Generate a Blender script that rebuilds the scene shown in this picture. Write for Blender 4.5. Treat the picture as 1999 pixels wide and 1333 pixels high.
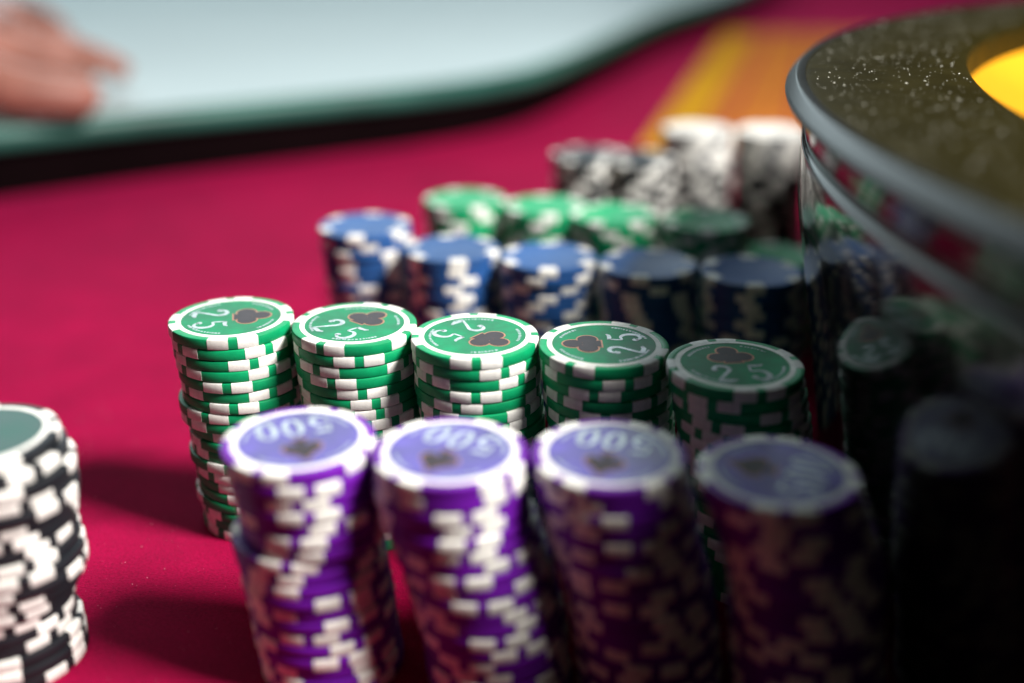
import bpy, bmesh, math, random
from mathutils import Vector, Matrix
random.seed(7)
R = math.radians
S = bpy.context.scene
for o in list(bpy.data.objects):
    bpy.data.objects.remove(o)
COL = S.collection

# ------------------------------------------------------------------ camera
CAM_H, PITCH, FPX, PW, PH = 0.2038, R(22.0), 2200.0, 1999.0, 1333.0
cd = bpy.data.cameras.new('camera')
cam = bpy.data.objects.new('camera', cd)
COL.objects.link(cam)
cam.location = (0, 0, CAM_H)
cam.rotation_euler = (math.pi / 2 - PITCH, 0, 0)
cd.sensor_width = 36.0
cd.lens = FPX / PW * 36.0
cd.clip_start, cd.clip_end = 0.01, 60.0
cd.dof.use_dof = True
cd.dof.focus_distance = 0.353
cd.dof.aperture_fstop = 2.6
S.camera = cam

# ------------------------------------------------------------------ light
w = bpy.data.worlds.new('World')
S.world = w
w.use_nodes = True
w.node_tree.nodes['Background'].inputs[0].default_value = (0.95, 0.78, 0.68, 1)
w.node_tree.nodes['Background'].inputs[1].default_value = 0.024


def area(name, loc, target, sx, sy, power, col):
    l = bpy.data.lights.new(name, 'AREA')
    l.shape = 'RECTANGLE'
    l.size, l.size_y, l.energy, l.color = sx, sy, power, col
    o = bpy.data.objects.new(name, l)
    COL.objects.link(o)
    o.location = loc
    o.rotation_euler = (Vector(target) - Vector(loc)).to_track_quat('-Z', 'Y').to_euler()
    return o


area('ceiling_lamp', (0.735, 0.02, 0.97), (0.0, 0.45, 0.05), 0.32, 0.32, 42, (1.0, 0.96, 0.92))
area('window_light', (-0.75, 2.7, 1.36), (-0.1, 0.4, 0.05), 2.5, 1.85, 36, (0.78, 0.95, 1.0))

S.view_settings.view_transform = 'Standard'
S.view_settings.look = 'None'
S.view_settings.exposure = 0.0
S.view_settings.gamma = 1.0


# ------------------------------------------------------------------ helpers
def at(px, py, h=0.0):
    """photo pixel -> point on the horizontal plane h metres above the felt"""
    a, b = (px - PW / 2) / FPX, -(py - PH / 2) / FPX
    d = Vector((a, math.cos(PITCH) + b * math.sin(PITCH), -math.sin(PITCH) + b * math.cos(PITCH)))
    t = (h - CAM_H) / d.z
    return Vector((d.x * t, d.y * t, h))


def mesh_obj(name, verts, faces, mat, parent=None, smooth=None):
    me = bpy.data.meshes.new(name)
    me.from_pydata([tuple(v) for v in verts], [], faces)
    me.validate()
    bm = bmesh.new()
    bm.from_mesh(me)
    bmesh.ops.recalc_face_normals(bm, faces=bm.faces)
    bm.to_mesh(me)
    bm.free()
    if smooth is not None:
        me.shade_smooth()
        me.set_sharp_from_angle(angle=R(smooth))
    me.materials.append(mat)
    o = bpy.data.objects.new(name, me)
    COL.objects.link(o)
    if parent:
        o.parent = parent
    return o


def empty(name, loc=(0, 0, 0)):
    o = bpy.data.objects.new(name, None)
    COL.objects.link(o)
    o.location = loc
    o.empty_display_size = 0.01
    return o


def tag(o, label, cat, group=None):
    o['label'], o['category'] = label, cat
    if group:
        o['group'] = group
    return o


def lathe(profile, seg, a0=0.0, a1=2 * math.pi, closed_profile=False):
    """profile: list of (r, z)"""
    full = abs(a1 - a0 - 2 * math.pi) < 1e-6
    n = len(profile)
    vs, fs = [], []
    rings = seg if full else seg + 1
    for i in range(rings):
        a = a0 + (a1 - a0) * i / seg
        for r, z in profile:
            vs.append((r * math.cos(a), r * math.sin(a), z))
    for i in range(seg):
        j = (i + 1) % rings
        m = n if closed_profile else n - 1
        for k in range(m):
            k2 = (k + 1) % n
            fs.append((i * n + k, j * n + k, j * n + k2, i * n + k2))
    if not full and closed_profile:
        fs.append(tuple(range(n)))
        fs.append(tuple(reversed([seg * n + k for k in range(n)])))
    return vs, fs


def disc_cap(vs, fs, r, z, seg, flip=False):
    b = len(vs)
    for i in range(seg):
        a = 2 * math.pi * i / seg
        vs.append((r * math.cos(a), r * math.sin(a), z))
    fs.append(tuple(range(b, b + seg)))


def prism(outline, z0, z1):
    n = len(outline)
    vs = [(x, y, z0) for x, y in outline] + [(x, y, z1) for x, y in outline]
    fs = [tuple(range(n - 1, -1, -1)), tuple(range(n, 2 * n))]
    for i in range(n):
        j = (i + 1) % n
        fs.append((i, j, n + j, n + i))
    return vs, fs


def ribbon(pts, widths, z0, z1):
    """a pen stroke: flat strip along pts with a width per point"""
    L, Rr = [], []
    for i, p in enumerate(pts):
        a = Vector(pts[max(i - 1, 0)])
        b = Vector(pts[min(i + 1, len(pts) - 1)])
        d = (b - a).normalized()
        nrm = Vector((-d.y, d.x)) * widths[i] / 2
        L.append(Vector(p) + nrm)
        Rr.append(Vector(p) - nrm)
    vs, fs = [], []
    for z in (z0, z1):
        for q in L + Rr:
            vs.append((q.x, q.y, z))
    n, m = len(pts), 2 * len(pts)
    for i in range(n - 1):
        fs.append((m + i, m + i + 1, m + n + i + 1, m + n + i))
        fs.append((i, i + 1, m + i + 1, m + i))
        fs.append((n + i, m + n + i, m + n + i + 1, n + i + 1))
    fs.append((0, m, m + n, n))
    fs.append((n - 1, 2 * n - 1, m + 2 * n - 1, m + n - 1))
    return vs, fs


def merge(parts):
    vs, fs = [], []
    for v, f in parts:
        b = len(vs)
        vs += v
        fs += [tuple(i + b for i in q) for q in f]
    return vs, fs


def spline(pts, sub=8):
    out = []
    P = [Vector(p) for p in pts]
    for i in range(len(P) - 1):
        p0, p1, p2, p3 = P[max(i - 1, 0)], P[i], P[i + 1], P[min(i + 2, len(P) - 1)]
        for k in range(sub):
            t = k / sub
            out.append(0.5 * ((2 * p1) + (p2 - p0) * t + (2 * p0 - 5 * p1 + 4 * p2 - p3) * t * t + (3 * p1 - p0 - 3 * p2 + p3) * t ** 3))
    out.append(P[-1])
    return out


# ------------------------------------------------------------------ materials
def mat(name, col, rough=0.5, var=0.0, scale=30.0, coat=0.0, bump=0.0, bscale=400.0, metal=0.0, sheen=0.0, spec=0.5, rvar=0.0, objvar=0.0, coat_rough=0.05, sheen_tint=None):
    m = bpy.data.materials.new(name)
    m.use_nodes = True
    nt = m.node_tree
    b = nt.nodes['Principled BSDF']
    b.inputs['Base Color'].default_value = (*col, 1)
    b.inputs['Roughness'].default_value = rough
    b.inputs['Metallic'].default_value = metal
    b.inputs['Specular IOR Level'].default_value = spec
    b.inputs['Coat Weight'].default_value = coat
    b.inputs['Coat Roughness'].default_value = coat_rough
    b.inputs['Sheen Weight'].default_value = sheen
    b.inputs['Sheen Roughness'].default_value = 0.4
    if sheen_tint:
        b.inputs['Sheen Tint'].default_value = (*sheen_tint, 1)
    tc = nt.nodes.new('ShaderNodeTexCoord')
    if var or rvar:
        n = nt.nodes.new('ShaderNodeTexNoise')
        n.inputs['Scale'].default_value = scale
        n.inputs['Detail'].default_value = 6
        nt.links.new(tc.outputs['Object'], n.inputs['Vector'])
        if var:
            mr = nt.nodes.new('ShaderNodeMapRange')
            mr.inputs['From Min'].default_value, mr.inputs['From Max'].default_value = 0.3, 0.7
            mr.inputs['To Min'].default_value, mr.inputs['To Max'].default_value = 1 - var, 1 + var
            nt.links.new(n.outputs['Fac'], mr.inputs['Value'])
            mx = nt.nodes.new('ShaderNodeVectorMath')
            mx.operation = 'SCALE'
            mx.inputs[0].default_value = col
            nt.links.new(mr.outputs[0], mx.inputs['Scale'])
            src = mx.outputs[0]
            if objvar:
                oi = nt.nodes.new('ShaderNodeObjectInfo')
                m2 = nt.nodes.new('ShaderNodeMapRange')
                m2.inputs['To Min'].default_value, m2.inputs['To Max'].default_value = 1 - objvar, 1 + objvar
                nt.links.new(oi.outputs['Random'], m2.inputs['Value'])
                m3 = nt.nodes.new('ShaderNodeVectorMath')
                m3.operation = 'SCALE'
                nt.links.new(src, m3.inputs[0])
                nt.links.new(m2.outputs[0], m3.inputs['Scale'])
                src = m3.outputs[0]
            nt.links.new(src, b.inputs['Base Color'])
        if rvar:
            mr = nt.nodes.new('ShaderNodeMapRange')
            mr.inputs['From Min'].default_value, mr.inputs['From Max'].default_value = 0.3, 0.7
            mr.inputs['To Min'].default_value, mr.inputs['To Max'].default_value = max(rough - rvar, 0.02), rough + rvar
            nt.links.new(n.outputs['Fac'], mr.inputs['Value'])
            nt.links.new(mr.outputs[0], b.inputs['Roughness'])
    if bump:
        n2 = nt.nodes.new('ShaderNodeTexNoise')
        n2.inputs['Scale'].default_value = bscale
        n2.inputs['Detail'].default_value = 4
        nt.links.new(tc.outputs['Object'], n2.inputs['Vector'])
        bp = nt.nodes.new('ShaderNodeBump')
        bp.inputs['Strength'].default_value = bump
        bp.inputs['Distance'].default_value = 0.0006
        nt.links.new(n2.outputs['Fac'], bp.inputs['Height'])
        nt.links.new(bp.outputs['Normal'], b.inputs['Normal'])
    return m


M = {}
M['felt'] = mat('red_felt', (0.31, 0.0002, 0.038), 0.95, 0.18, 7, bump=0.9, bscale=1400, sheen=0.14, spec=0.1, sheen_tint=(1.0, 0.10, 0.50))
M['print_yellow'] = mat('yellow_felt_print', (0.56, 0.28, 0.006), 0.9, 0.10, 12, bump=0.4, bscale=1500, spec=0.1)
M['print_orange'] = mat('orange_felt_print', (0.52, 0.165, 0.022), 0.9, 0.10, 12, bump=0.4, bscale=1500, spec=0.1)
chip = dict(rough=0.46, spec=0.32, var=0.07, scale=180, bump=0.10, bscale=2500, objvar=0.13)
M['green'] = mat('green_chip_plastic', (0.0015, 0.31, 0.115), **chip)
M['purple'] = mat('purple_chip_plastic', (0.14, 0.007, 0.33), **chip)
M['blue'] = mat('blue_chip_plastic', (0.016, 0.078, 0.25), **chip)
M['black'] = mat('black_chip_plastic', (0.012, 0.014, 0.018), **chip)
M['spotgrey'] = mat('grey_spot_plastic', (0.10, 0.105, 0.12), **chip)
M['white'] = mat('white_chip_plastic', (0.80, 0.79, 0.74), **chip)
M['label_green'] = mat('green_label_foil', (0.0012, 0.20, 0.080), 0.40, 0.30, 130, coat=0.0, rvar=0.06, spec=0.12)
M['label_purple'] = mat('purple_label_foil', (0.075, 0.052, 0.28), 0.34, 0.40, 130, coat=0.15, rvar=0.08, coat_rough=0.2, spec=0.3)
M['label_black'] = mat('grey_green_label_foil', (0.008, 0.060, 0.044), 0.34, 0.35, 130, spec=0.25, coat=0.1, rvar=0.08, coat_rough=0.16)
M['silver'] = mat('silver_print', (0.40, 0.45, 0.47), 0.28, 0.35, 700, metal=0.3)
M['emblem'] = mat('dark_emblem_print', (0.03, 0.02, 0.024), 0.40, 0.2, 300, spec=0.15)
M['outline'] = mat('copper_outline_print', (0.42, 0.17, 0.09), 0.4, 0.2, 500, metal=0.4)
M['lacquer'] = mat('black_lacquer', (0.003, 0.003, 0.003), 0.11, 0.2, 90, rvar=0.04, spec=0.28)
M['lip'] = mat('black_lip_lacquer', (0.012, 0.014, 0.014), 0.30, 0.2, 8, rvar=0.03, coat=0.0, spec=0.30)
M['rimtop'] = mat('dark_olive_lacquer', (0.014, 0.0115, 0.002), 0.48, 0.22, 60, rvar=0.08, spec=0.05)
M['track'] = mat('golden_wood', (0.80, 0.36, 0.012), 0.35, 0.12, 20, coat=0.5)
M['rotor'] = mat('brown_wood', (0.16, 0.06, 0.02), 0.3, 0.25, 25, coat=0.7)
M['brass'] = mat('brass', (0.75, 0.50, 0.18), 0.25, 0.1, 50, metal=1.0)
M['pocket_red'] = mat('red_pocket', (0.45, 0.01, 0.01), 0.4, 0.05, 50)
M['pocket_black'] = mat('black_pocket', (0.01, 0.01, 0.01), 0.4, 0.05, 50)
M['dust'] = mat('pale_dust', (0.42, 0.42, 0.36), 0.6, 0.1, 500)
M['lint'] = mat('pink_lint', (0.85, 0.35, 0.42), 0.8, 0.1, 500)
M['railtop'] = mat('pale_glass_top', (0.47, 0.575, 0.59), 0.35, 0.05, 4)
M['railedge'] = mat('teal_glass_edge', (0.020, 0.125, 0.098), 0.45, 0.25, 14)
M['plinth'] = mat('dark_plinth', (0.004, 0.0015, 0.002), 0.8, 0.2, 20, spec=0.03)
M['skin'] = mat('skin', (0.33, 0.14, 0.105), 0.5, 0.25, 45, bump=0.1, bscale=500)
M['cuff'] = mat('white_shirt_cloth', (0.78, 0.80, 0.80), 0.85, 0.05, 60, bump=0.3, bscale=900)

def speckle(m, scale, amt):
    """fine fibre-scale colour variation multiplied on top of a material's base colour"""
    nt = m.node_tree
    b = nt.nodes['Principled BSDF']
    src = b.inputs['Base Color'].links[0].from_socket
    tc = nt.nodes.new('ShaderNodeTexCoord')
    n = nt.nodes.new('ShaderNodeTexNoise')
    n.inputs['Scale'].default_value = scale
    n.inputs['Detail'].default_value = 3
    n.inputs['Roughness'].default_value = 0.7
    nt.links.new(tc.outputs['Object'], n.inputs['Vector'])
    mr = nt.nodes.new('ShaderNodeMapRange')
    mr.inputs['From Min'].default_value, mr.inputs['From Max'].default_value = 0.3, 0.7
    mr.inputs['To Min'].default_value, mr.inputs['To Max'].default_value = 1 - amt, 1 + amt
    nt.links.new(n.outputs['Fac'], mr.inputs['Value'])
    vm = nt.nodes.new('ShaderNodeVectorMath')
    vm.operation = 'SCALE'
    nt.links.new(src, vm.inputs[0])
    nt.links.new(mr.outputs[0], vm.inputs['Scale'])
    nt.links.new(vm.outputs[0], b.inputs['Base Color'])


speckle(M['felt'], 900, 0.30)
speckle(M['felt'], 40, 0.12)
for k_ in ('white', 'green', 'label_green', 'label_purple', 'silver'):
    speckle(M[k_], 320, 0.10)
for k_ in ('green', 'purple', 'blue', 'white'):
    speckle(M[k_], 900, 0.06)

# ------------------------------------------------------------------ table felt with printed layout
vs, fs = prism([(-2.2, 0.16), (2.4, 0.16), (2.4, 3.0), (-2.2, 3.0)], -0.02, 0.0)
felt = mesh_obj('table_felt', vs, fs, M['felt'])
felt['kind'] = 'structure'


def layout(name, x0, x1, y0, y1, m):
    k = 0.264
    q = [(x0 + k * (y0 - 1.097), y0), (x1 + k * (y0 - 1.097), y0), (x1 + k * (y1 - 1.097), y1), (x0 + k * (y1 - 1.097), y1)]
    v, f = prism(q, 0.0003, 0.0009)
    return mesh_obj(name, v, f, m, felt)


for yy0, yy1 in ((0.93, 1.135), (1.143, 1.345), (1.353, 1.555), (1.563, 1.74)):
    layout('printed_panel', 0.149, 0.192, yy0, yy1, M['print_yellow'])
    layout('printed_panel', 0.1945, 0.2105, yy0, yy1, M['print_orange'])
    layout('printed_panel', 0.2155, 0.270, yy0, yy1, M['print_orange'])
    layout('printed_panel', 0.2745, 0.330, yy0, yy1, M['print_orange'])
    layout('printed_panel', 0.3345, 0.390, yy0, yy1, M['print_orange'])

# ------------------------------------------------------------------ raised rail round the far side of the table
gp = [at(*p) for p in ((-420, 442), (0, 388), (300, 347), (600, 310), (850, 278), (1000, 247), (1100, 206), (1200, 148), (1290, 98), (1370, 66), (1435, 38), (1490, 5), (1540, -40), (1590, -80))]
base = [(p.x, p.y) for p in gp]
curve = spline([Vector((x, y)) for x, y in base], 6)


def offset(c, d):
    o = []
    for i, p in enumerate(c):
        t = (c[min(i + 1, len(c) - 1)] - c[max(i - 1, 0)]).normalized()
        o.append(p + Vector((t.y, -t.x)) * d)
    return o


def closed(c):
    return [(p.x, p.y) for p in c] + [(2.6, 4.0), (-2.6, 4.0), (-2.6, c[0].y)]


rail = tag(empty('table_rail', (0, 1.3, 0)), 'pale raised glass-topped table rail with teal edge, curving behind the red felt', 'table rail')


def rail_part(name, outl, z0, z1, m):
    v, f = prism([(x, y - 1.3) for x, y in outl], z0, z1)
    return mesh_obj(name, v, f, m, rail)


rail_part('plinth', closed(curve), 0.0004, 0.0340, M['plinth'])
# edge: rounded nosing swept along the curve
prof = []
for k in range(9):
    a = -math.pi / 2 + math.pi * k / 8
    prof.append((0.004 + 0.006 * math.cos(a), 0.0430 + 0.0090 * math.sin(a)))
vs, fs = [], []
rows = [offset(curve, d) for d, z in prof]
n = len(curve)
for (d, z), r_ in zip(prof, rows):
    vs += [(p.x, p.y - 1.3, z) for p in r_]
for k in range(len(prof) - 1):
    for i in range(n - 1):
        fs.append((k * n + i, k * n + i + 1, (k + 1) * n + i + 1, (k + 1) * n + i))
mesh_obj('edge', vs, fs, M['railedge'], rail, 60)
rail_part('top', closed(offset(curve, 0.004)), 0.0345, 0.0522, M['railtop'])

# ------------------------------------------------------------------ roulette wheel
WC = Vector((0.474, 0.275, 0.0))
wheel = tag(empty('roulette_wheel', WC), 'large glossy black roulette wheel with dark rim and golden inside', 'roulette wheel')


def ring(name, prof, m, seg=192, smooth=35, parent=None):
    v, f = lathe([(r / 1000, z / 1000) for r, z in prof], seg)
    return mesh_obj(name, v, f, m, parent or wheel, smooth)


lip = [(391.0, 148.7), (393.5, 148.7), (393.9, 148.55), (394.25, 148.2), (396.5, 145.7), (396.9, 145.1), (397.0, 144.4), (396.6, 143.5), (395.2, 142.5), (391.0, 141.4), (388.0, 140.9)]
ring('rim_lip', lip, M['lip'])
drum = [(389.2, 141.0), (388.9, 137.0), (388.8, 133.0), (389.1, 129.8), (389.5, 129.2), (390.0, 128.9), (390.4, 128.4), (390.5, 127.6), (390.5, 122), (390.0, 113), (389.3, 107), (387.3, 95), (384.6, 80), (381.2, 62), (378.4, 45), (375.8, 28), (374.0, 12), (373.0, 3.5), (371.5, 0.6), (340, 0.5)]
ring('drum', drum, M['lacquer'])
ring('rim_top', [(391.2, 148.3), (389.0, 148.75), (350, 148.75), (341.5, 148.5), (339.5, 147.4), (339.0, 145.0), (339.0, 136.0)], M['rimtop'])
ring('ball_track', [(339.2, 137.5), (337, 134.0), (325, 126.0), (300, 117), (275, 110), (262, 107), (262, 104)], M['track'])
ring('rotor_ring', [(261, 104), (261, 106), (240, 104.5), (238, 98), (200, 95), (198, 98)], M['rotor'])
v, f = lathe([(0.198, 0.098), (0.15, 0.104), (0.08, 0.116), (0.03, 0.128), (0.012, 0.14)], 96)
cone = mesh_obj('rotor_cone', v, f, M['rotor'], wheel, 40)
v, f = lathe([(0.016, 0.136), (0.016, 0.143), (0.009, 0.148), (0.007, 0.170), (0.013, 0.176), (0.015, 0.184), (0.010, 0.192), (0.0005, 0.195)], 40)
mesh_obj('turret', v, f, M['brass'], wheel, 40)
for k in range(37):
    a0, a1 = 2 * math.pi * k / 37 + 0.012, 2 * math.pi * (k + 1) / 37 - 0.012
    v, f = lathe([(0.2025, 0.0962), (0.2365, 0.0985), (0.2365, 0.1010), (0.2025, 0.0985)], 3, a0, a1, True)
    mesh_obj('pocket', v, f, M['pocket_red'] if k % 2 else M['pocket_black'], wheel)
# dust lying on the rim
rd = random.Random(3)
vs, fs = [], []
for k in range(1900):
    a = R(rd.uniform(118, 215))
    r_ = rd.uniform(0.3425, 0.389)
    s = 0.00009 + 0.00022 * rd.random() ** 4
    c = Vector((r_ * math.cos(a), r_ * math.sin(a), 0.14875))
    t = rd.uniform(0, 6.28)
    e = rd.uniform(1, 2.2)
    u1, u2 = Vector((math.cos(t), math.sin(t), 0)) * s * e, Vector((-math.sin(t), math.cos(t), 0)) * s
    b = len(vs)
    vs += [c + u1, c + u2, c - u1, c - u2, c + Vector((0, 0, s * 0.9))]
    fs += [(b, b + 1, b + 4), (b + 1, b + 2, b + 4), (b + 2, b + 3, b + 4), (b + 3, b, b + 4)]
d_ = mesh_obj('dust', vs, fs, M['dust'], wheel)
d_['kind'] = 'stuff'
# lint on the felt
vs, fs = [], []
for k in range(1500):
    x, y = rd.uniform(-0.28, 0.03), rd.uniform(0.22, 0.50)
    s = 0.00007 + 0.00016 * rd.random() ** 5
    b = len(vs)
    t = rd.uniform(0, 6.28)
    u1, u2 = Vector((math.cos(t), math.sin(t), 0)) * s, Vector((-math.sin(t), math.cos(t), 0)) * s
    c = Vector((x, y, 0.0002))
    vs += [c + u1, c + u2, c - u1, c - u2, c + Vector((0, 0, s * 2))]
    fs += [(b, b + 1, b + 4), (b + 1, b + 2, b + 4), (b + 2, b + 3, b + 4), (b + 3, b, b + 4)]
l_ = mesh_obj('lint', vs, fs, M['lint'])
l_['kind'] = 'stuff'
tag(l_, 'fine pale lint specks scattered over the red felt', 'lint')

# ------------------------------------------------------------------ chips
T = 0.00368      # pitch of a stack
CR = 0.020
bprof = [(0, 0), (19.45, 0), (19.78, 0.12), (19.95, 0.42), (19.92, 1.75), (19.95, 3.08), (19.78, 3.38), (19.45, 3.5), (17.75, 3.5), (17.6, 3.44), (0, 3.44)]


def make_mesh(name, v, f, m, smooth=35):
    o = mesh_obj(name, v, f, m, None, smooth)
    me = o.data
    bpy.data.objects.remove(o)
    return me


def body_mesh(m):
    prof_ = [(r / 1000, z / 1000) for r, z in bprof[1:-1]]
    v, f = lathe(prof_, 72)
    disc_cap(v, f, 0.01945, 0.0, 72)
    disc_cap(v, f, 0.0176, 0.00344, 72)
    me = make_mesh('chip_body', v, f, m)
    bm = bmesh.new()
    bm.from_mesh(me)
    bmesh.ops.remove_doubles(bm, verts=bm.verts, dist=1e-6)
    bmesh.ops.recalc_face_normals(bm, faces=bm.faces)
    bm.to_mesh(me)
    bm.free()
    me.set_sharp_from_angle(angle=R(35))
    return me


def spot_mesh(deg, rin, m='white'):
    p = [(rin, 3.57), (19.50, 3.57), (19.84, 3.43), (20.03, 3.10), (20.0, 1.75), (20.03, 0.40), (19.84, 0.07), (19.50, -0.07), (18.0, -0.07), (18.0, 3.0), (rin, 3.0)]
    v, f = lathe([(r / 1000, z / 1000) for r, z in p], 6, -R(deg) / 2, R(deg) / 2, True)
    return make_mesh('edge_spot', v, f, M[m])


BODY = {k: body_mesh(M[k]) for k in ('green', 'purple', 'blue', 'black', 'white')}
SPOT_PAIR = spot_mesh(18.8, 17.45)
SPOT_ONE = spot_mesh(21, 15.6)
SPOT_DARK = spot_mesh(18.8, 17.45, 'spotgrey')
v, f = lathe([(15.9e-3, 3.40e-3), (15.95e-3, 3.56e-3), (17.5e-3, 3.56e-3), (17.62e-3, 3.40e-3)], 72)
RING = make_mesh('white_ring', v, f, M['white'])


def label_mesh(m):
    v, f = lathe([(15.93e-3, 3.40e-3), (15.9e-3, 3.50e-3)], 72)
    disc_cap(v, f, 15.9e-3, 3.50e-3, 72)
    return make_mesh('label_sticker', v, f, m, 30)


LABEL = {k: label_mesh(M['label_' + k]) for k in ('green', 'purple', 'black')}
ZL = 0.00350
RL = 0.0159


def arc(cx, cy, rx, ry, a0, a1, n=14):
    return [(cx + rx * math.cos(R(a0 + (a1 - a0) * i / n)), cy + ry * math.sin(R(a0 + (a1 - a0) * i / n))) for i in range(n + 1)]


def stroke(pts, w0, w1, w2, z1=ZL + 0.00008):
    n = len(pts) - 1
    ws = []
    for i in range(n + 1):
        t = i / n
        ws.append(1.05 * (w0 + (w1 - w0) * t * 2 if t < .5 else w1 + (w2 - w1) * (t - .5) * 2))
    return ribbon(pts, ws, ZL - 0.00003, z1)


def glyph_2(cx, cy, s):
    p = arc(0, 0.55, 0.40, 0.42, 165, -35, 12)
    a = [(cx + x * s, cy + y * s) for x, y in p + [(0.10, 0.02), (-0.22, -0.45), (-0.42, -0.78)]]
    b = [(cx + x * s, cy + y * s) for x, y in ((-0.46, -0.82), (-0.1, -0.74), (0.2, -0.84), (0.48, -0.76))]
    dot = [(cx + x * s, cy + y * s) for x, y in arc(-0.32, 0.58, 0.09, 0.09, 0, 340, 8)]
    return [stroke(a, .14 * s, .26 * s, .12 * s), stroke(b, .16 * s, .28 * s, .14 * s), stroke(dot, .16 * s, .16 * s, .16 * s)]


def glyph_5(cx, cy, s):
    a = [(cx + x * s, cy + y * s) for x, y in ((-0.32, 0.88), (0.0, 0.84), (0.30, 0.86), (0.44, 0.98))]
    b = [(cx + x * s, cy + y * s) for x, y in ((-0.28, 0.90), (-0.32, 0.55), (-0.34, 0.18))]
    c = [(cx + x * s, cy + y * s) for x, y in [(-0.34, 0.18)] + arc(-0.02, -0.28, 0.44, 0.52, 110, -150, 16)]
    dot = [(cx + x * s, cy + y * s) for x, y in arc(-0.34, -0.52, 0.09, 0.09, 0, 340, 8)]
    return [stroke(a, .18 * s, .24 * s, .08 * s), stroke(b, .10 * s, .12 * s, .12 * s), stroke(c, .10 * s, .28 * s, .10 * s), stroke(dot, .16 * s, .16 * s, .16 * s)]


def glyph_0(cx, cy, s):
    a = [(cx + x * s, cy + y * s) for x, y in arc(0, 0.05, 0.38, 0.88, 90, 450, 22)]
    n = len(a)
    ws = [s * (0.10 + 0.20 * abs(math.sin(math.pi * 2 * i / (n - 1)))) for i in range(n)]
    return [ribbon(a, ws, ZL - 0.00003, ZL + 0.00008)]


def blob(cx, cy, rx, ry, z, n=20):
    return prism([(cx + rx * math.cos(2 * math.pi * i / n), cy + ry * math.sin(2 * math.pi * i / n)) for i in range(n)], ZL - 0.00003, z)


def club(cx, cy, s, g, z):
    st = prism([(cx - (0.06 * s + g), cy + 0.1 * s), (cx - (0.30 * s + g), cy - 0.62 * s - g), (cx + 0.30 * s + g, cy - 0.62 * s - g), (cx + 0.06 * s + g, cy + 0.1 * s)], ZL - 0.00003, z - 0.000004)
    return merge([blob(cx, cy + 0.36 * s, 0.34 * s + g, 0.34 * s + g, z), blob(cx - 0.40 * s, cy - 0.16 * s, 0.34 * s + g, 0.34 * s + g, z - 0.000002), blob(cx + 0.40 * s, cy - 0.16 * s, 0.34 * s + g, 0.34 * s + g, z - 0.000003), st])


def spade(cx, cy, s, g, z):
    k = s + g * 1.3
    p = [(0, 0.75), (0.20, 0.42), (0.52, 0.12), (0.62, -0.16), (0.46, -0.38), (0.20, -0.34), (0.08, -0.20), (0.26, -0.68), (-0.26, -0.68), (-0.08, -0.20), (-0.20, -0.34), (-0.46, -0.38), (-0.62, -0.16), (-0.52, 0.12), (-0.20, 0.42)]
    return prism([(cx + x * k, cy + y * k) for x, y in p], ZL - 0.00003, z)


def fine_print():
    rp = random.Random(5)
    parts = []
    for a0, a1 in ((195, 250), (288, 345), (35, 70), (108, 150)):
        a = a0
        while a < a1:
            wd = rp.uniform(1.6, 3.4)
            p = arc(0, 0, 0.885 * RL, 0.885 * RL, a, a + wd, 2)
            parts.append(stroke(p, rp.uniform(.03, .07) * RL, rp.uniform(.03, .07) * RL, .04 * RL, ZL + 0.00003))
            a += wd + rp.uniform(0.8, 2.6)
    return merge(parts)


NUM25 = [make_mesh('numeral', *merge(g), M['silver'], 60) for g in (glyph_2(-0.32 * RL, -0.44 * RL, 0.37 * RL), glyph_5(0.33 * RL, -0.44 * RL, 0.37 * RL))]
NUM500 = [make_mesh('numeral', *merge(g), M['silver'], 60) for g in (glyph_5(-0.46 * RL, -0.44 * RL, 0.34 * RL), glyph_0(0.02 * RL, -0.44 * RL, 0.34 * RL), glyph_0(0.46 * RL, -0.44 * RL, 0.34 * RL))]
CLUB = make_mesh('emblem', *club(0, 0.40 * RL, 0.56 * RL, 0, ZL + 0.00009), M['emblem'], 60)
CLUBO = make_mesh('emblem_outline', *club(0, 0.40 * RL, 0.56 * RL, 0.032 * RL, ZL + 0.00005), M['outline'], 60)
SPADE = make_mesh('emblem', *spade(0, 0.40 * RL, 0.52 * RL, 0, ZL + 0.00009), M['emblem'], 60)
SPADEO = make_mesh('emblem_outline', *spade(0, 0.40 * RL, 0.52 * RL, 0.035 * RL, ZL + 0.00005), M['outline'], 60)
PRINT = make_mesh('fine_print', *fine_print(), M['silver'], 60)


def child(name, me, parent, rz=0.0):
    o = bpy.data.objects.new(name, me)
    COL.objects.link(o)
    o.parent = parent
    o.rotation_euler = (0, 0, rz)
    return o


ORD = ['topmost', 'second from the top', 'third from the top', 'fourth from the top', 'fifth from the top', 'sixth from the top', 'seventh from the top', 'eighth from the top', 'ninth from the top', 'tenth from the top']
ORDB = ['bottommost', 'second from the felt', 'third from the felt', 'fourth from the felt', 'fifth from the felt', 'sixth from the felt', 'seventh from the felt', 'eighth from the felt', 'ninth from the felt', 'tenth from the felt', 'eleventh from the felt', 'twelfth from the felt', 'thirteenth from the felt', 'fourteenth from the felt', 'fifteenth from the felt', 'sixteenth from the felt', 'seventeenth from the felt', 'eighteenth from the felt']


def lerp(tab, x):
    if x <= tab[0][0]:
        return tab[0][1]
    for (a, b), (c, d) in zip(tab, tab[1:]):
        if x <= c:
            return b + (d - b) * (x - a) / (c - a)
    return tab[-1][1]


rc = random.Random(11)


BURIED_V, BURIED_F, BURIED_M = [], [], []
BURIED_MATS = ['green', 'purple', 'blue', 'black', 'white', 'spotgrey']


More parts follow.
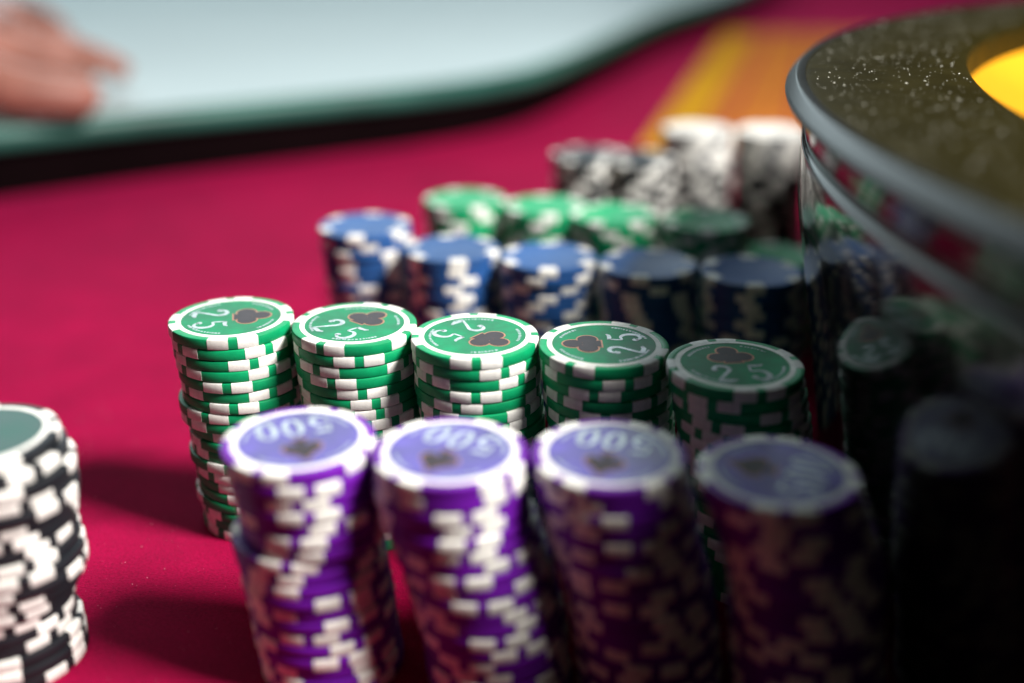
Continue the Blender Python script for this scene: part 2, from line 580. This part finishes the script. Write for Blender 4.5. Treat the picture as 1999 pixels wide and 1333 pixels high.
def bury(me, mx):
    b = len(BURIED_V)
    slot = BURIED_MATS.index([k for k in BURIED_MATS if M[k] == me.materials[0]][0])
    BURIED_V.extend([mx @ v.co for v in me.vertices])
    for p in me.polygons:
        BURIED_F.append(tuple(b + i for i in p.vertices))
        BURIED_M.append(slot)


def stack(kind, style, x, y, n, where, group, lean=((0, 0), (20, 0)), phases=(), up=None, jit=0.25, word=None, lean_y=0.0, show=99, caps=0):
    """x, y in mm of the top chip; lean: (chips from the top, mm to the right); chips below `show` are hidden by nearer rows"""
    for i in range(n):                      # i = 0 is the top chip
        kd = 'white' if i < caps else kind
        dx = lerp(lean, i) + (rc.uniform(-jit, jit) if i else 0)
        dy = lean_y * i / n + (rc.uniform(-jit, jit) * 1.6 if i else 0)
        loc = Vector(((x + dx) / 1000, (y + dy) / 1000, (n - 1 - i) * T + 0.00009))
        ph = phases[i] if i < len(phases) else rc.uniform(0, 90)
        if style == 'pair':
            a = R(ph)
            spots = [(SPOT_DARK if kd == 'white' else SPOT_PAIR, R(90 * k + s_)) for k in range(4) for s_ in (-13.6, 13.6)]
        else:
            a = R(rc.uniform(0, 60))
            spots = [(SPOT_DARK if kd == 'white' else SPOT_ONE, R(60 * k)) for k in range(6)]
        if i >= show:
            mx = Matrix.Translation(loc) @ Matrix.Rotation(a, 4, 'Z')
            bury(BODY[kd], mx)
            for me, r_ in spots:
                bury(me, mx @ Matrix.Rotation(r_, 4, 'Z'))
            continue
        o = bpy.data.objects.new('poker_chip', BODY[kd])
        COL.objects.link(o)
        o.location = loc
        o.rotation_euler = (R(rc.uniform(-.22, .22)), R(rc.uniform(-.22, .22)), a)
        for me, r_ in spots:
            child('edge_spot', me, o, r_)
        if i == 0 and style == 'pair' and kd != 'white':
            child('white_ring', RING, o)
            lb = child('label_sticker', LABEL[kind], o)
            if up is not None:
                lb.rotation_euler = (0, 0, R(up - 90) - a)
                for me in (NUM25 if kind == 'green' else NUM500):
                    child('numeral', me, lb)
                child('emblem_outline', CLUBO if kind == 'green' else SPADEO, lb)
                child('emblem', CLUB if kind == 'green' else SPADE, lb)
                child('fine_print', PRINT, lb)
        pos = ORD[i] if i < len(ORD) and i <= n // 2 else ORDB[n - 1 - i]
        wrd = 'white' if kd == 'white' else (word or kind)
        tag(o, '%s chip, %s, %s' % (wrd, pos, where), 'poker chip', group)


SEQ = ['nearest the wheel', 'second from the wheel', 'third from the wheel', 'fourth from the wheel', 'fifth from the wheel']
# ringed green row, five stacks (left end first)
gg = 'ringed green chips stacked in a row'
wd = 'ringed green'
stack('green', 'pair', -91.5, 343.5, 20, 'in the stack fifth from the wheel', gg, ((0, 0), (3, 1.4), (6, 2.2), (6.6, 2.2), (7.1, 0.4), (8.5, 1.0), (9, 3.1), (11, 3.2), (11.5, 1.9), (13.3, 4.1), (15, 4.2), (16, 3.0), (17, 4.4), (20, 4.5)),
      (-76, -45, -61, -45, -90, -49, -87, -111), 13, word=wd)
stack('green', 'pair', -50.6, 338.1, 20, 'in the stack fourth from the wheel', gg, ((0, 0), (4.5, .7), (7, 1.2), (20, 2.6)), (-115, -80, -121, -107, -80, -69, -66, -52), 50, word=wd)
stack('green', 'pair', -11.6, 327.8, 20, 'in the stack third from the wheel', gg, ((0, 0), (4.4, .9), (7, 2.2), (20, 5)), (-87, -62, -136, -90, -107, -40), -38, word=wd)
stack('green', 'pair', 28.2, 320.6, 20, 'in the stack second from the wheel', gg, ((0, 0), (4.2, 1.6), (8.4, 3.7), (20, 8)), (-125, -73, -104, -139, -96, -50), 180, word=wd)
stack('green', 'pair', 65.6, 305.0, 20, 'in the stack nearest the wheel', gg, ((0, 0), (3.3, 2.8), (7.2, 5.6), (20, 12.5)), (-78, -30, -150, -120, -140, -128), 95, word=wd)
# purple row, four stacks
gp_ = 'purple chips stacked in a row'
stack('purple', 'pair', -55.8, 263.8, 19, 'in the stack fourth from the wheel', gp_, ((0, 0), (2, 1.4), (4.6, 2.8), (6.2, 3.4), (6.9, 0.0), (7.5, 0.0), (8.4, 0.9), (9, 1.6), (10.5, 2.2), (12.6, 3), (16.8, 4.3), (19, 5.3)), (-111, -75, -86, -80, -60, -95, -100, -95, -108), -70)
stack('purple', 'pair', -15.9, 257.2, 19, 'in the stack third from the wheel', gp_, ((0, 0), (2, 0), (4, 1.2), (6, 4.0), (8, 6.2), (11, 8.6), (14, 11), (19, 13)), (-132, -130, -75, -70), -115)
stack('purple', 'pair', 24.9, 255.9, 19, 'in the stack second from the wheel', gp_, ((0, 0), (2, 1.2), (5, 3.6), (7, 5.2), (9.3, 8), (12.7, 10.5), (18, 13)), (-45,), -108)
stack('purple', 'pair', 65.8, 246.1, 19, 'in the stack nearest the wheel', gp_, ((0, 0), (3.4, 4.7), (5.3, 7.6), (8, 9.6), (12.8, 11.5), (19, 14.3)), (-97,), 155)
# single near black stack
stack('black', 'pair', -140.5, 266.0, 19, 'in the lone stack away from the rows', 'ringed black chips in a lone stack', ((0, 0), (2, 3.2), (4, 3.0), (7, 1.0), (9.5, 2.4), (10.5, 2.0), (12, -1.2), (13.5, -3.6), (15, -3.2), (17, -1.5), (19, -2.0)), (-60, -30, -72), None, word='ringed black', jit=0.35)
# blue row
gb = 'blue spotted chips stacked in a row'
for k, (x, y, n) in enumerate(((-64.5, 478, 18), (-25.2, 455.6, 17), (15.0, 444.5, 17), (55.1, 435.0, 17), (95.2, 425.4, 17))):
    stack('blue', 'single', x, y, n, 'in the stack ' + SEQ[4 - k], gb, ((0, 0), (17, 4.5)), word='blue spotted', jit=0.4, show=9)
# far plain green row
gn = 'green spotted chips stacked in a row'
for k, (px_, py_, n) in enumerate(((908, 387, 17), (1066, 400, 17), (1198, 416, 17), (1378, 428, 17), (1512, 497, 12))):
    p = at(px_, py_, n * T) * 1000
    stack('green', 'single', p.x, p.y, n, 'in the stack ' + SEQ[4 - k], gn, ((0, 0), (19, 3)), word='green spotted', jit=0.5, show=6)
# far black row
gk = 'black and white chips stacked behind the green spotted row'
for k, (px_, py_, n) in enumerate(((1150, 300, 19), (1245, 306, 19), (1362, 250, 21), (1506, 254, 21))):
    p = at(px_, py_, n * T) * 1000
    stack('black', 'single', p.x, p.y, n, 'in the far stack ' + SEQ[3 - k], gk, ((0, 0), (19, 3)), word='spotted black', jit=0.5, show=9 if n < 20 else 13, caps=0 if n < 20 else 5)

me = bpy.data.meshes.new('buried_chips')
me.from_pydata([tuple(v) for v in BURIED_V], [], BURIED_F)
for k in BURIED_MATS:
    me.materials.append(M[k])
me.polygons.foreach_set('material_index', BURIED_M)
me.shade_smooth()
me.set_sharp_from_angle(angle=R(35))
bo = bpy.data.objects.new('buried_chips', me)
COL.objects.link(bo)
bo['kind'] = 'stuff'
tag(bo, 'lower chips of the far stacks, hidden behind the nearer rows', 'poker chips')

# ------------------------------------------------------------------ hand resting on the rail
person = tag(empty('person', at(60, 215, 0.0525)), "person's bare hand with a white cuff resting on the pale rail", 'person')
O = person.location


def hp(px_, py_, h):
    return at(px_ + 8, py_ - 14, 0.0525 + h) - O


chains = [
    # forearm to knuckles (wrist, palm)
    [(hp(-330, 95, .045), .030), (hp(-190, 100, .042), .027), (hp(-110, 105, .042), .030), (hp(-40, 110, .040), .031), (hp(20, 95, .036), .021)],
    # index
    [(hp(-30, 85, .046), .016), (hp(50, 88, .044), .0115), (hp(125, 108, .036), .0098), (hp(195, 135, .022), .0092), (hp(245, 158, .011), .0082)],
    # middle
    [(hp(-30, 105, .046), .016), (hp(50, 125, .036), .0125), (hp(115, 142, .025), .0105), (hp(158, 156, .014), .0092), (hp(150, 166, .009), .0078)],
    # ring
    [(hp(-40, 45, .044), .015), (hp(25, 30, .042), .0108), (hp(80, 48, .034), .0092), (hp(115, 80, .020), .0083), (hp(120, 105, .009), .0072)],
    # little
    [(hp(-60, 35, .040), .013), (hp(0, 15, .036), .0095), (hp(40, 30, .028), .0082), (hp(60, 55, .016), .0074), (hp(62, 75, .008), .0065)],
    # thumb
    [(hp(-90, 150, .034), .020), (hp(-20, 180, .026), .0165), (hp(60, 196, .020), .0150), (hp(130, 200, .017), .0138), (hp(195, 203, .014), .0115)],
]
vs, es, rad = [], [], []
for c in chains:
    b = len(vs)
    for i, (p, r_) in enumerate(c):
        vs.append(tuple(p))
        rad.append(r_)
        if i:
            es.append((b + i - 1, b + i))
# connect finger roots to the palm
for root in (5, 10, 15, 20):
    es.append((3, root))
es.append((2, 25))
me = bpy.data.meshes.new('body')
me.from_pydata(vs, es, [])
tmp = bpy.data.objects.new('body_skeleton', me)
COL.objects.link(tmp)
md = tmp.modifiers.new('skin', 'SKIN')
for i, sv in enumerate(me.skin_vertices[0].data):
    sv.radius = (rad[i] * 1.18, rad[i] * 1.18)
    sv.use_root = (i == 0)
sb = tmp.modifiers.new('sub', 'SUBSURF')
sb.levels = sb.render_levels = 2
rm = tmp.modifiers.new('remesh', 'REMESH')
rm.mode = 'VOXEL'
rm.voxel_size = 0.0018
sm = tmp.modifiers.new('smooth', 'SMOOTH')
sm.iterations = 4
dg = bpy.context.evaluated_depsgraph_get()
me2 = bpy.data.meshes.new_from_object(tmp.evaluated_get(dg))
bpy.data.objects.remove(tmp)
me2.name = 'body'
me2.materials.clear()
me2.materials.append(M['skin'])
me2.shade_smooth()
body = bpy.data.objects.new('body', me2)
COL.objects.link(body)
body.parent = person
# cuff
a, b = chains[0][0][0], chains[0][1][0]
q = (b - a).normalized().to_track_quat('Z', 'Y')
prof = [(0.0335, -0.10), (0.0345, -0.02), (0.036, 0.03), (0.0365, 0.045), (0.0355, 0.047), (0.033, 0.045), (0.032, 0.0)]
v, f = lathe(prof, 40)
for i, (x, y, z) in enumerate(v):
    k = 1 + 0.04 * math.sin(9 * math.atan2(y, x) + 60 * z)
    v[i] = b + q @ Vector((x * k, y * k, z - 0.02))
mesh_obj('sleeve', v, f, M['cuff'], person, 60)
